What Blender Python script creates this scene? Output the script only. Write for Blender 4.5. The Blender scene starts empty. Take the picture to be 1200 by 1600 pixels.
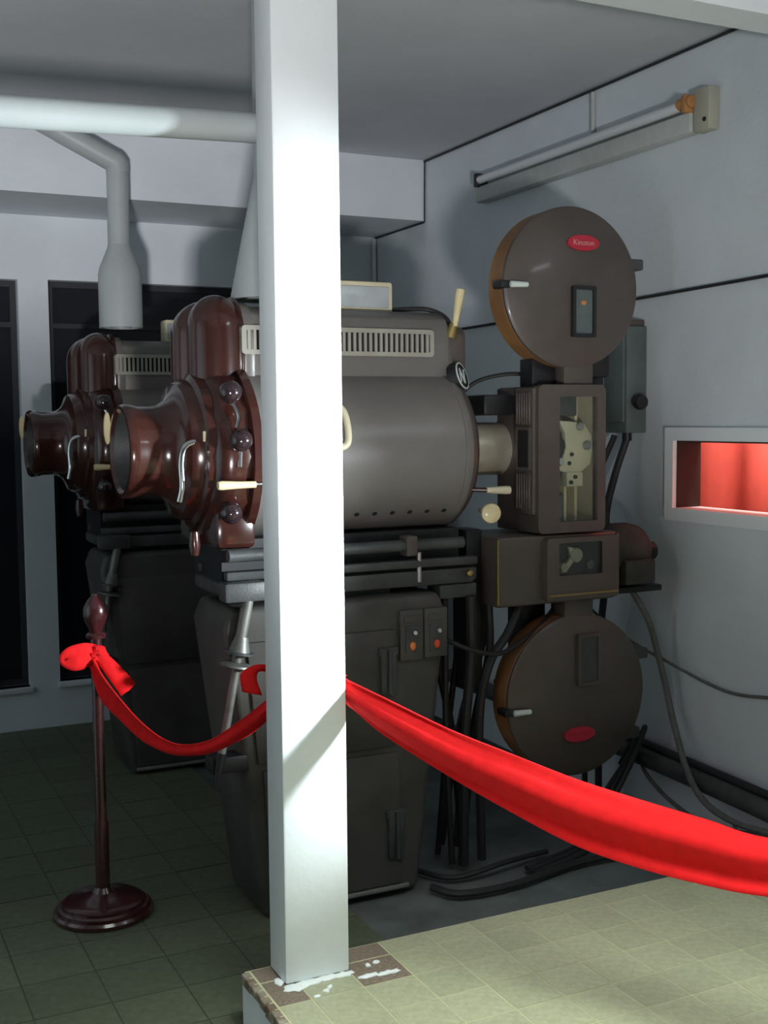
import bpy, bmesh, math, random
from mathutils import Vector, Matrix
random.seed(7)
S = bpy.context.scene
C = S.collection
R = math.radians
PI = math.pi

# ------------------------------------------------------------------ camera
cd = bpy.data.cameras.new('camera'); cam = bpy.data.objects.new('camera', cd); C.objects.link(cam)
cd.sensor_fit = 'VERTICAL'; cd.sensor_height = 36.0; cd.lens = 1840 / 1600 * 36; cd.clip_start = .05
yaw, pit, rol = R(25.9), R(4.5), R(.54)
fw = Vector((math.sin(yaw) * math.cos(pit), math.cos(yaw) * math.cos(pit), -math.sin(pit)))
rt = Vector((math.cos(yaw), -math.sin(yaw), 0)); up = rt.cross(fw)
r2 = rt * math.cos(rol) - up * math.sin(rol); u2 = rt * math.sin(rol) + up * math.cos(rol)
m = Matrix((r2, u2, -fw)).transposed().to_4x4(); m.translation = Vector((0, 0, 1.52))
cam.matrix_world = m
S.camera = cam

# ------------------------------------------------------------------ world, lights, exposure
w = bpy.data.worlds.new('world'); S.world = w; w.use_nodes = True
w.node_tree.nodes['Background'].inputs[0].default_value = (.62, .74, .82, 1)
w.node_tree.nodes['Background'].inputs[1].default_value = .05
S.view_settings.view_transform = 'Standard'; S.view_settings.look = 'None'
S.view_settings.exposure = 0.0; S.view_settings.gamma = 1.0; S.view_settings.use_curve_mapping = False

def area(name, loc, target, sx, sy, power, col):
    l = bpy.data.lights.new(name, 'AREA'); l.shape = 'RECTANGLE'; l.size = sx; l.size_y = sy
    l.energy = power; l.color = col
    o = bpy.data.objects.new(name, l); C.objects.link(o); o.location = loc
    o.rotation_euler = (Vector(target) - Vector(loc)).to_track_quat('-Z', 'Y').to_euler()
    return o
# light from the right, inferred from the ribbon's shadow; its unseen port is added
l = area('added_port_light', (2.93, 1.50, 1.30), (1.02, 2.50, 1.30), .15, .13, 38, (.86, .95, 1.0)); l.data.spread = R(50)
# added downlight without a fitting, pools light on the tiles and near floor
l = area('added_downlight', (1.0, 1.02, 2.76), (1.0, 1.12, 0), 1.3, .8, 40, (.90, 1.0, .92)); l.data.spread = R(84)
# lit tube of the second wall batten (out of frame, nearer than the unlit one)
area('wall_batten_light', (2.79, 1.45, 2.60), (1.6, 2.2, 1.3), 1.2, .05, 5.5, (.88, .96, 1.0))
# window inferred from ceiling shadows, far behind and below, shining over the added parapet
l = area('stairwell_window', (-2.0, -5.5, -.50), (.8, 4.6, 2.3), .40, .40, 33, (1.0, .97, .99)); l.data.spread = R(44)
# house light of the auditorium beyond the projection port
area('auditorium_light', (3.12, 3.1, 2.25), (3.42, 3.15, 1.2), .4, .3, 22, (1.0, .80, .70))

# ------------------------------------------------------------------ materials
def mat(name, col, rough=.5, metal=0, noise=.0, nscale=6, bump=0, bscale=60, col2=None, coat=0, vary=0, spec=.5):
    m = bpy.data.materials.new(name); m.use_nodes = True
    nt = m.node_tree; b = nt.nodes['Principled BSDF']
    b.inputs['Roughness'].default_value = rough; b.inputs['Metallic'].default_value = metal
    b.inputs['Base Color'].default_value = (*col, 1); b.inputs['Coat Weight'].default_value = coat
    b.inputs['Coat Roughness'].default_value = .12; b.inputs['Specular IOR Level'].default_value = spec
    tc = nt.nodes.new('ShaderNodeTexCoord')
    src = None
    if noise or col2:
        n = nt.nodes.new('ShaderNodeTexNoise'); n.inputs['Scale'].default_value = nscale
        n.inputs['Detail'].default_value = 6; n.inputs['Roughness'].default_value = .6
        nt.links.new(tc.outputs['Object'], n.inputs['Vector'])
        rmp = nt.nodes.new('ShaderNodeValToRGB')
        a = col if col2 else tuple(c * (1 - noise) for c in col)
        z = col2 if col2 else tuple(min(1, c * (1 + noise)) for c in col)
        rmp.color_ramp.elements[0].position = .36; rmp.color_ramp.elements[1].position = .66
        rmp.color_ramp.elements[0].color = (*a, 1); rmp.color_ramp.elements[1].color = (*z, 1)
        nt.links.new(n.outputs['Fac'], rmp.inputs['Fac'])
        src = rmp.outputs['Color']
    if vary:
        oi = nt.nodes.new('ShaderNodeObjectInfo'); mr = nt.nodes.new('ShaderNodeMapRange')
        mr.inputs['To Min'].default_value = 1 - vary; mr.inputs['To Max'].default_value = 1 + vary
        nt.links.new(oi.outputs['Random'], mr.inputs['Value'])
        mx = nt.nodes.new('ShaderNodeMix'); mx.data_type = 'RGBA'; mx.blend_type = 'MULTIPLY'; mx.inputs[0].default_value = 1
        if src: nt.links.new(src, mx.inputs[6])
        else: mx.inputs[6].default_value = (*col, 1)
        nt.links.new(mr.outputs['Result'], mx.inputs[7]); src = mx.outputs[2]
    if src: nt.links.new(src, b.inputs['Base Color'])
    if bump:
        n2 = nt.nodes.new('ShaderNodeTexNoise'); n2.inputs['Scale'].default_value = bscale; n2.inputs['Detail'].default_value = 4
        nt.links.new(tc.outputs['Object'], n2.inputs['Vector'])
        bp = nt.nodes.new('ShaderNodeBump'); bp.inputs['Strength'].default_value = bump; bp.inputs['Distance'].default_value = .01
        nt.links.new(n2.outputs['Fac'], bp.inputs['Height']); nt.links.new(bp.outputs['Normal'], b.inputs['Normal'])
    return m
M = {}
M['wall'] = mat('wall_paint', (.64, .695, .725), .75, noise=.05, nscale=2.5, bump=.12, bscale=45)
M['ceil'] = mat('ceiling_paint', (.56, .575, .61), .85, noise=.05, nscale=2, bump=.1, bscale=30)
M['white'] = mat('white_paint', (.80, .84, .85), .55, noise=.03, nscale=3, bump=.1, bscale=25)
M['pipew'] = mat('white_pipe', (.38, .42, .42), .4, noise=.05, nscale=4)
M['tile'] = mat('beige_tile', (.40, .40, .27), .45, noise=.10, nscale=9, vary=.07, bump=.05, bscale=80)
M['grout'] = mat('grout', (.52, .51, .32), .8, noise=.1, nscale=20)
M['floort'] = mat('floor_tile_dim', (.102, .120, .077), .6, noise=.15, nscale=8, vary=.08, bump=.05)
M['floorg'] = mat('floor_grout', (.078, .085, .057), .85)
M['concrete'] = mat('concrete', (.10, .115, .115), .85, noise=.35, nscale=3, bump=.2, bscale=30)
M['edge'] = mat('worn_edge', (.13, .08, .05), .8, col2=(.35, .31, .24), nscale=22, bump=.3)
M['brown'] = mat('hammered_brown', (.080, .065, .057), .42, noise=.12, nscale=5, bump=.10, bscale=220, coat=.15)
M['gbrown'] = mat('grey_brown_enamel', (.165, .155, .145), .30, noise=.10, nscale=4, bump=.05, bscale=200)
M['red_brown'] = mat('glossy_red_brown', (.040, .0115, .0085), .20, noise=.15, nscale=6, coat=.5)
M['knobb'] = mat('knob_brown', (.022, .012, .015), .15, coat=.8)
M['rimo'] = mat('rim_orange_brown', (.27, .13, .048), .5, noise=.2, nscale=9, bump=.05, bscale=200)
M['ped'] = mat('pedestal_grey_brown', (.042, .040, .036), .5, col2=(.088, .086, .078), nscale=2.6, bump=.06, bscale=150)
M['black'] = mat('black_enamel', (.012, .012, .014), .45)
M['motor'] = mat('motor_cast', (.06, .062, .058), .85, noise=.25, nscale=10, spec=.15)
M['dgrey'] = mat('dark_grey_cast', (.055, .06, .06), .5, noise=.25, nscale=10, bump=.1, bscale=150)
M['green'] = mat('grey_green_enamel', (.10, .125, .12), .45, noise=.15, nscale=8)
M['cream'] = mat('cream_plastic', (.72, .62, .36), .3, noise=.06, nscale=10, coat=.3)
M['ivory'] = mat('ivory_paint', (.66, .60, .42), .4, noise=.1, nscale=8)
M['metal'] = mat('dull_steel', (.42, .42, .40), .38, .75, noise=.15, nscale=12)
M['jack'] = mat('jack_steel', (.17, .17, .155), .5, .5, noise=.25, nscale=14)
M['lens'] = mat('lens_barrel', (.52, .48, .38), .35, .4, noise=.2, nscale=9)
M['chrome'] = mat('chrome', (.75, .77, .78), .12, 1)
M['brass'] = mat('brass', (.34, .26, .10), .45, .8)
M['screen'] = mat('frosted_screen', (.42, .46, .47), .25, noise=.12, nscale=9)
M['vent'] = mat('vent_grey', (.33, .32, .27), .5, noise=.1, nscale=8)
M['void'] = mat('dark_opening', (.006, .006, .007), .8)
M['dglass'] = mat('dark_glass', (.008, .010, .016), .35, spec=.25)
M['wframe'] = mat('dark_window_frame', (.022, .024, .03), .6)
M['plate'] = mat('end_plate_cream', (.40, .39, .31), .5)
M['ribbon'] = mat('red_fabric', (.74, .012, .014), .9, noise=.08, nscale=30, bump=.08, bscale=400, spec=.2)
M['maroon'] = mat('maroon_varnish', (.050, .010, .012), .25, noise=.2, nscale=12, coat=.6)
M['logo'] = mat('logo_red', (.45, .015, .04), .4)
M['logot'] = mat('logo_letter', (.50, .30, .28), .4)
M['curtain'] = mat('red_curtain', (.80, .17, .13), .9, noise=.1, nscale=3)
M['cable'] = mat('black_cable', (.018, .018, .020), .55)
M['cableg'] = mat('grey_cable', (.11, .115, .105), .6, noise=.2, nscale=30)
M['batten'] = mat('batten_paint', (.46, .48, .46), .45, noise=.08, nscale=9)
M['tube'] = mat('lamp_tube', (.66, .70, .72), .2)
M['orange'] = mat('starter_orange', (.42, .20, .07), .5)
M['redlamp'] = mat('indicator_red', (.75, .08, .03), .25)
M['orlamp'] = mat('indicator_orange', (.80, .24, .05), .25)
M['emw'] = mat('emblem_white', (.62, .70, .66), .35)
def glass():
    m = bpy.data.materials.new('clear_pane'); m.use_nodes = True; nt = m.node_tree
    for n in list(nt.nodes):
        if n.type != 'OUTPUT_MATERIAL': nt.nodes.remove(n)
    t = nt.nodes.new('ShaderNodeBsdfTransparent'); g = nt.nodes.new('ShaderNodeBsdfGlossy'); g.inputs['Roughness'].default_value = .05
    t.inputs[0].default_value = (.93, .95, .93, 1)
    f = nt.nodes.new('ShaderNodeFresnel'); f.inputs[0].default_value = 1.45
    x = nt.nodes.new('ShaderNodeMixShader')
    nt.links.new(f.outputs[0], x.inputs[0]); nt.links.new(t.outputs[0], x.inputs[1]); nt.links.new(g.outputs[0], x.inputs[2])
    nt.links.new(x.outputs[0], nt.nodes['Material Output'].inputs[0])
    return m
M['pane'] = glass()

# ------------------------------------------------------------------ mesh helpers (all in world coordinates)
def bx(bm, x0, x1, y0, y1, z0, z1, bev=0, seg=2):
    t = bmesh.new(); bmesh.ops.create_cube(t, size=1)
    for v in t.verts:
        v.co = Vector(((x0 + x1) / 2 + v.co.x * (x1 - x0), (y0 + y1) / 2 + v.co.y * (y1 - y0), (z0 + z1) / 2 + v.co.z * (z1 - z0)))
    if bev: bmesh.ops.bevel(t, geom=t.edges[:], offset=bev, segments=seg, affect='EDGES', profile=.5)
    merge(bm, t); return bm
def merge(bm, t):
    me = bpy.data.meshes.new('t'); t.to_mesh(me); t.free(); bm.from_mesh(me); bpy.data.meshes.remove(me)
def B(*a, **k):
    return bx(bmesh.new(), *a, **k)
def frame_of(d):
    d = d.normalized(); a = Vector((0, 0, 1)) if abs(d.z) < .95 else Vector((1, 0, 0))
    u = a.cross(d).normalized(); return u, d.cross(u)
def cyl(bm, p, q, r0, r1=None, n=24, bev=0):
    p, q = Vector(p), Vector(q); r1 = r0 if r1 is None else r1
    d = q - p; L = d.length
    prof = [(0, 0), (r0 - bev, 0), (r0, bev), (r1, L - bev), (r1 - bev, L), (0, L)] if bev else [(0, 0), (r0, 0), (r1, L), (0, L)]
    return lathe(bm, p, d, prof, n)
def lathe(bm, o, d, prof, n=32):
    o, d = Vector(o), Vector(d).normalized(); u, v = frame_of(d)
    rings = []
    for r, h in prof:
        if r < 1e-6: rings.append([bm.verts.new(o + d * h)])
        else: rings.append([bm.verts.new(o + d * h + (u * math.cos(2 * PI * i / n) + v * math.sin(2 * PI * i / n)) * r) for i in range(n)])
    for a, b in zip(rings, rings[1:]):
        for i in range(n):
            j = (i + 1) % n
            if len(a) == 1 and len(b) == 1: continue
            if len(a) == 1: bm.faces.new((a[0], b[j], b[i]))
            elif len(b) == 1: bm.faces.new((a[i], a[j], b[0]))
            else: bm.faces.new((a[i], a[j], b[j], b[i]))
    return bm
def spline(pts, k=8):
    pts = [Vector(p) for p in pts]
    if len(pts) < 3: return pts
    P = [pts[0] * 2 - pts[1]] + pts + [pts[-1] * 2 - pts[-2]]; out = []
    for i in range(1, len(P) - 2):
        a, b, c, d = P[i - 1:i + 3]
        for j in range(k):
            t = j / k
            out.append(.5 * ((2 * b) + (c - a) * t + (2 * a - 5 * b + 4 * c - d) * t * t + (3 * b - a - 3 * c + d) * t ** 3))
    out.append(pts[-1]); return out
def tube(bm, pts, r, n=10, smooth=True, k=8):
    pts = spline(pts, k) if smooth else [Vector(p) for p in pts]
    rr = r if isinstance(r, (list, tuple)) else [r] * len(pts)
    d0 = (pts[1] - pts[0]).normalized(); u, v = frame_of(d0); prev = None
    for i, p in enumerate(pts):
        d = (pts[min(i + 1, len(pts) - 1)] - pts[max(i - 1, 0)]).normalized()
        u = (u - d * u.dot(d)).normalized(); v = d.cross(u)
        ring = [bm.verts.new(p + (u * math.cos(2 * PI * a / n) + v * math.sin(2 * PI * a / n)) * rr[i]) for a in range(n)]
        if prev:
            for a in range(n): bm.faces.new((prev[a], prev[(a + 1) % n], ring[(a + 1) % n], ring[a]))
        else: bm.faces.new(ring[::-1])
        prev = ring
    bm.faces.new(prev); return bm
def prism(bm, poly, ax, a0, a1, bev=0, seg=2):
    """poly of 2-D points in the plane normal to axis ax, extruded a0..a1"""
    t = bmesh.new()
    def P(p, a):
        return {'x': (a, p[0], p[1]), 'y': (p[0], a, p[1]), 'z': (p[0], p[1], a)}[ax]
    lo = [t.verts.new(P(p, a0)) for p in poly]; hi = [t.verts.new(P(p, a1)) for p in poly]
    t.faces.new(lo); t.faces.new(hi[::-1])
    for i in range(len(poly)):
        j = (i + 1) % len(poly); t.faces.new((lo[i], hi[i], hi[j], lo[j]))
    bmesh.ops.recalc_face_normals(t, faces=t.faces)
    if bev:
        es = [e for e in t.edges if e.calc_face_angle(0) > .6]
        bmesh.ops.bevel(t, geom=es, offset=bev, segments=seg, affect='EDGES', profile=.5)
    merge(bm, t); return bm
def sphere(bm, c, r, n=20, sx=1, sy=1, sz=1):
    t = bmesh.new(); bmesh.ops.create_uvsphere(t, u_segments=n, v_segments=n // 2 + 2, radius=r)
    for v in t.verts: v.co = Vector((v.co.x * sx, v.co.y * sy, v.co.z * sz)) + Vector(c)
    merge(bm, t); return bm
def ell(cx, cz, rx, rz, n=28, a0=0, a1=2 * PI):
    full = abs(a1 - a0 - 2 * PI) < 1e-4
    k = n if full else n + 1
    return [(cx + rx * math.cos(a0 + (a1 - a0) * i / n), cz + rz * math.sin(a0 + (a1 - a0) * i / n)) for i in range(k)]
def rrect(x0, x1, z0, z1, r, n=5):
    o = []
    for cx, cz, a in ((x1 - r, z1 - r, 0), (x0 + r, z1 - r, 90), (x0 + r, z0 + r, 180), (x1 - r, z0 + r, 270)):
        for i in range(n + 1):
            t = R(a + 90 * i / n); o.append((cx + r * math.cos(t), cz + r * math.sin(t)))
    return o
def ring_prism(bm, outer, inner, ax, a0, a1):
    def P(p, a): return {'x': (a, p[0], p[1]), 'y': (p[0], a, p[1]), 'z': (p[0], p[1], a)}[ax]
    n = len(outer)
    V = [[bm.verts.new(P(p, a)) for p in q] for q, a in ((outer, a0), (outer, a1), (inner, a1), (inner, a0))]
    for k in range(4):
        A, Bq = V[k], V[(k + 1) % 4]
        for i in range(n):
            j = (i + 1) % n; bm.faces.new((A[i], A[j], Bq[j], Bq[i]))
    bmesh.ops.recalc_face_normals(bm, faces=bm.faces); return bm

ORG = {}
def obj(name, bm, material, parent=None, smooth=None, origin=None):
    """link a bmesh given in world coordinates as one mesh object"""
    root = parent
    while root is not None and root.parent is not None: root = root.parent
    o0 = Vector(ORG[root.name]) if root is not None else Vector(origin if origin is not None else (0, 0, 0))
    bmesh.ops.recalc_face_normals(bm, faces=bm.faces)
    bmesh.ops.translate(bm, verts=bm.verts, vec=-o0)
    me = bpy.data.meshes.new(name); bm.to_mesh(me); bm.free()
    me.materials.append(M[material] if isinstance(material, str) else material)
    a = R(38) if smooth is None else smooth
    if a:
        me.polygons.foreach_set('use_smooth', [True] * len(me.polygons)); me.set_sharp_from_angle(angle=a)
    o = bpy.data.objects.new(name, me); C.objects.link(o)
    if parent is not None: o.parent = parent
    else: o.location = o0; ORG[o.name] = tuple(o0)
    return o
def thing(name, label, cat, loc, group=None):
    o = bpy.data.objects.new(name, None); C.objects.link(o); o.location = loc; o.empty_display_size = .1
    ORG[o.name] = tuple(loc); tag(o, label, cat, group); return o
def tag(o, label, cat, group=None):
    o['label'] = label; o['category'] = cat
    if group: o['group'] = group
    return o
def struct(name, bm, material, label=None, parent=None, cat=None):
    o = obj(name, bm, material, parent)
    if parent is None: o['kind'] = 'structure'
    if label: o['label'] = label
    if cat: o['category'] = cat
    return o
def dup(o, parent=None, shift=None):
    c = o.copy(); C.objects.link(c); c.parent = parent
    if shift: c.location = Vector(o.location) + Vector(shift); ORG[c.name] = tuple(c.location)
    for ch in list(o.children): dup(ch, c)
    return c
def text_mesh(s, size):
    cu = bpy.data.curves.new('lettering', 'FONT'); cu.body = s; cu.size = size; cu.align_x = 'CENTER'; cu.align_y = 'CENTER'; cu.extrude = .0006
    o = bpy.data.objects.new('lettering', cu); C.objects.link(o)
    bpy.context.view_layer.update()
    me = bpy.data.meshes.new_from_object(o.evaluated_get(bpy.context.evaluated_depsgraph_get()))
    bpy.data.objects.remove(o); bm = bmesh.new(); bm.from_mesh(me); bpy.data.meshes.remove(me); return bm

# ------------------------------------------------------------------ the room
XW, YB, ZC = 2.85, 5.95, 2.82
b = B(-1.7, 3.05, -1.6, 6.15, -.12, -.012); struct('floor', b, 'concrete', 'dark grey concrete floor around the machines', cat='floor')
floor = bpy.data.objects['floor']
b = B(-1.7, 3.05, -1.6, 6.2, ZC, ZC + .1); struct('ceiling', b, 'ceil', 'grey painted ceiling above the projectors', cat='ceiling')
# right wall with two ports: y 2.75..3.412 (seen) and 1.27..1.75 (unseen, added for the light)
b = bmesh.new()
P1 = (2.75, 3.412, 1.187, 1.433); P2 = (1.2, 1.8, 1.187, 1.433)
for y0, y1, z0, z1 in ((P1[1], 6.15, -.1, ZC), (P2[1], P1[0], -.1, ZC), (-1.6, P2[0], -.1, ZC),
                       (P1[0], P1[1], -.1, P1[2]), (P1[0], P1[1], P1[3], ZC), (P2[0], P2[1], -.1, P2[2]), (P2[0], P2[1], P2[3], ZC)):
    bx(b, XW, XW + .11, y0, y1, z0, z1)
struct('wall_right', b, 'wall', 'bluish grey plastered wall with the projection port', cat='wall')
# back wall with two dark windows
W1 = (-.3, .932, .215, 2.21); W2 = (1.076, 2.08, .225, 2.215)
b = bmesh.new()
for x0, x1, z0, z1 in ((-1.7, W1[0], -.1, ZC), (W1[1], W2[0], -.1, ZC), (W2[1], XW + .1, -.1, ZC), (W1[0], W1[1], -.1, W1[2]), (W1[0], W1[1], W1[3], ZC),
                       (W2[0], W2[1], -.1, W2[2]), (W2[0], W2[1], W2[3], ZC)):
    bx(b, x0, x1, YB, YB + .15, z0, z1)
struct('wall_back', b, 'wall', 'dim grey rear wall with dark windows', cat='wall')
b = B(-1.7, XW + .1, YB + .5, YB + .55, -.1, ZC); struct('wall_beyond', b, 'void', 'unlit wall of the dark room behind the windows', cat='wall')
b = B(-1.8, -1.7, -1.6, 6.15, -.1, ZC); struct('wall_left', b, mat('left_wall_paint', (.46, .50, .51), .8), 'grey wall on the left outside the picture', cat='wall')  # unseen wall put in to darken this side, grey tuned for its bounce
for i, W in enumerate((W1, W2)):
    b = bmesh.new()
    bx(b, W[0], W[1], YB + .06, YB + .10, W[2], W[2] + .03); bx(b, W[0], W[1], YB + .06, YB + .10, W[3] - .03, W[3])
    bx(b, W[0], W[0] + .03, YB + .06, YB + .10, W[2] + .03, W[3] - .03); bx(b, W[1] - .03, W[1], YB + .06, YB + .10, W[2] + .03, W[3] - .03)
    wn = struct('window_%d' % (i + 2), b, 'wframe', 'tall dark window %s' % ('left of the narrow wall strip' if i == 0 else 'behind the far projector'), cat='window')
    obj('mullion', B(W[0] + .03, W[1] - .03, YB + .06, YB + .09, 1.985, 2.01), 'wframe', wn)
    obj('pane', B(W[0] + .03, W[1] - .03, YB + .072, YB + .08, W[2] + .03, 1.985), 'dglass', wn)
    obj('pane', B(W[0] + .03, W[1] - .03, YB + .072, YB + .08, 2.01, W[3] - .03), 'dglass', wn)
    obj('window_sill', B(W[0] - .01, W[1] + .01, YB - .03, YB + .06, W[2] - .025, W[2], bev=.004), 'wall', wn)
struct('wall_light_block', B(-1.8, XW + .11, -1.7, -1.6, -.1, .26), 'wall', 'unseen low parapet added behind the camera to block low light', cat='wall')  # added out of view to keep the far window's light off the lower room
# soffit beam along the back wall, beam over the pillar
struct('trim_1', B(-1.7, XW, 5.36, YB, 2.52, ZC), 'wall', 'deep grey soffit beam under the ceiling at the back', cat='beam')
struct('trim_2', B(.9, XW, 2.56, 2.69, 2.632, ZC), 'white', 'bright white beam running from the pillar to the right wall', cat='beam')
# port frame and reveal
b = ring_prism(bmesh.new(), [(2.70, 1.14), (3.457, 1.14), (3.457, 1.48), (2.70, 1.48)], [(P1[0], P1[2]), (P1[1], P1[2]), (P1[1], P1[3]), (P1[0], P1[3])], 'x', XW - .018, XW)
wp = struct('window_1', b, 'white', 'projection port with a pale raised frame, red light beyond', cat='window')
b = bmesh.new()
bx(b, XW, XW + .11, P1[1] - .004, P1[1] - .0005, P1[2], P1[3]); bx(b, XW, XW + .11, P1[0], P1[1] - .004, P1[3] - .006, P1[3])
obj('reveal', b, mat('reveal_brown', (.025, .014, .012), .7), wp)
# red curtain in the auditorium beyond the port
b = bmesh.new(); n = 60; rows = []
for k in range(2):
    rows.append([b.verts.new((3.46 + .025 * math.sin(i * .9), 1.9 + 2.6 * i / n, .2 + 2.2 * k)) for i in range(n + 1)])
for i in range(n): b.faces.new((rows[0][i], rows[0][i + 1], rows[1][i + 1], rows[1][i]))
cu = obj('curtain', b, 'curtain', origin=(3.46, 3.2, .2)); md = cu.modifiers.new('thick', 'SOLIDIFY'); md.thickness = .01
tag(cu, 'red curtain glowing beyond the projection port', 'curtain')
# raised platform and its tiles
PX, PY, PZ = .918, 2.712, .15
b = B(PX, XW, -1.6, PY, -.012, PZ - .0018); pl = struct('floor_platform', b, 'grout', 'raised platform paved with square beige tiles', cat='floor')
obj('riser', B(PX - .006, PX, -1.6, PY, -.01, PZ - .022), 'white', pl)
b = bmesh.new()
for i in range(46):
    y = PY - .035 * i - .005
    if random.random() < .85: bx(b, PX - .010 - random.random() * .004, PX + .010, y - .033, y, PZ - .022 - random.random() * .01, PZ - .001, bev=.002, seg=1)
obj('worn_edge', b, 'edge', pl)
tb = B(-.5, .5, -.5, .5, -.5, .5); bmesh.ops.bevel(tb, geom=[e for e in tb.edges if all(v.co.z > .49 for v in e.verts)], offset=.006, segments=1, affect='EDGES')
tm = bpy.data.meshes.new('tile'); tb.to_mesh(tm); tb.free(); tm.materials.append(M['tile'])
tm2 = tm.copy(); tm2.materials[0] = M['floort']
tmp = tm.copy(); tmp.materials[0] = mat('bare_patch', (.22, .17, .13), .8, noise=.25, nscale=14, bump=.2)
G = .0022
xl = [PX + .012] + [1.286 + .1355 * k for k in range(-2, 12) if 1.286 + .1355 * k < XW - .02] + [XW]
yl = [PY] + [2.635 - .13 * k for k in range(0, 15)]
def tile(mesh, x0, x1, y0, y1, z0, z1, parent, tilt=.0):
    o = bpy.data.objects.new('tile', mesh); C.objects.link(o); o.parent = parent
    o.location = ((x0 + x1) / 2, (y0 + y1) / 2, (z0 + z1) / 2 + random.uniform(-.0005, .0005)); o.scale = (x1 - x0 - 2 * G, y1 - y0 - 2 * G, z1 - z0)
for i in range(len(xl) - 1):
    for j in range(len(yl) - 1):
        bare = abs(xl[i] - 1.1505) < .01 and j < 2 or (xl[i + 1] < 1.02 and j < 2)
        tile(tmp if bare else tm, xl[i], xl[i + 1], yl[j + 1], yl[j], PZ - .0045, PZ - .0005 - (.0009 if bare else 0), pl)
# tiles of the lower floor, left of the platform and back to the window wall
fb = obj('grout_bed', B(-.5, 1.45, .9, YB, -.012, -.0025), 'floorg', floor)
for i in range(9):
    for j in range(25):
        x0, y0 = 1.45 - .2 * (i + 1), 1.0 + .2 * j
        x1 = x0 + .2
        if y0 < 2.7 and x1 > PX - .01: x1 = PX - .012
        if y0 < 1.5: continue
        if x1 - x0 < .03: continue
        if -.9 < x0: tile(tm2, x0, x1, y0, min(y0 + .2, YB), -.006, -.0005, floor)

# ------------------------------------------------------------------ pillar
QX0, QX1, QY0, QY1 = .983, 1.153, 2.595, 2.735
b = bmesh.new()
t = bmesh.new(); bmesh.ops.create_grid(t, x_segments=1, y_segments=1, size=1); t.free()
prism(b, [(QX0, QY0), (QX1, QY0), (QX1, QY1 - .03), (QX0, QY1 - .03)], 'z', PZ, 2.632, bev=.006)
pil = obj('pillar', b, 'white', origin=(1.068, 2.655, PZ)); tag(pil, 'square white painted pillar standing on the platform corner', 'pillar')
def blob(c, rx, ry, rz, mt, parent, nm='plaster_lump'):
    b = sphere(bmesh.new(), c, 1, 14, rx, ry, rz)
    for v in b.verts:
        d = v.co - Vector(c); v.co = Vector(c) + d * (1 + .25 * math.sin(d.x * 310 + c[0] * 90) * math.cos(d.y * 240 + c[1] * 70))
        v.co.z = max(v.co.z, PZ - .002)
    return obj(nm, b, mt, parent)
for c in ((1.00, 2.575, .03, .020), (1.04, 2.583, .04, .014), (1.09, 2.585, .035, .012), (1.13, 2.583, .03, .012), (1.185, 2.548, .030, .009), (1.235, 2.542, .034, .009), (.975, 2.62, .012, .02), (1.205, 2.60, .009, .008), (1.232, 2.607, .009, .008), (1.06, 2.525, .010, .007), (1.03, 2.51, .008, .006), (1.075, 2.54, .008, .007)):
    blob((c[0], c[1], PZ), c[2], c[3], .005, 'white', pil)
# ------------------------------------------------------------------ pipes and flues
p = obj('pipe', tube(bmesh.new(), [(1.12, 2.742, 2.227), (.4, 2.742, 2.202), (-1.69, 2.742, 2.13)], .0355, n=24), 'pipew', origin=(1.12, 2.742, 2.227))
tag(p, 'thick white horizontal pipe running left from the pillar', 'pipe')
AY, AY2 = 3.55, 5.20
f = thing('flue_pipe', 'white flue with bottle shaped hood and bent pipe above far projector', 'flue', (1.25, AY2, 1.93))
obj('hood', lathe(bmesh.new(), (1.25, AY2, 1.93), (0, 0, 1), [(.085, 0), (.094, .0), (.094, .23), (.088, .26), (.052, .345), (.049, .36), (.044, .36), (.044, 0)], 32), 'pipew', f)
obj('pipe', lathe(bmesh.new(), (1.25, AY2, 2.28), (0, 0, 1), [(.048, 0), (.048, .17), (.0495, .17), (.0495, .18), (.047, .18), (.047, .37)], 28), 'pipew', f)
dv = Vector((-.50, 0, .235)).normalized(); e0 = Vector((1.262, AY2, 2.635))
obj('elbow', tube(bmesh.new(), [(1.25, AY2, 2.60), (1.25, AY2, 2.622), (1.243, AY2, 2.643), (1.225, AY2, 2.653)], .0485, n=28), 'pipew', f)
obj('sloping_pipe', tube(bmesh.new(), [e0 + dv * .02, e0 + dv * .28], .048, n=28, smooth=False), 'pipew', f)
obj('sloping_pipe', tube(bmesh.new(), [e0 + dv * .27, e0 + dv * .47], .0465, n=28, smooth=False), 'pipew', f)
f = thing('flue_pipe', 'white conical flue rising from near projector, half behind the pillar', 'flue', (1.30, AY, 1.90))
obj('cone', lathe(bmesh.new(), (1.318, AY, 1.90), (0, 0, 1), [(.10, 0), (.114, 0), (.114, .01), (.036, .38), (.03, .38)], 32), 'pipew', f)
obj('pipe', lathe(bmesh.new(), (1.318, AY, 2.27), (0, 0, 1), [(.035, 0), (.035, ZC - 2.27)], 28), 'pipew', f)

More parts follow.
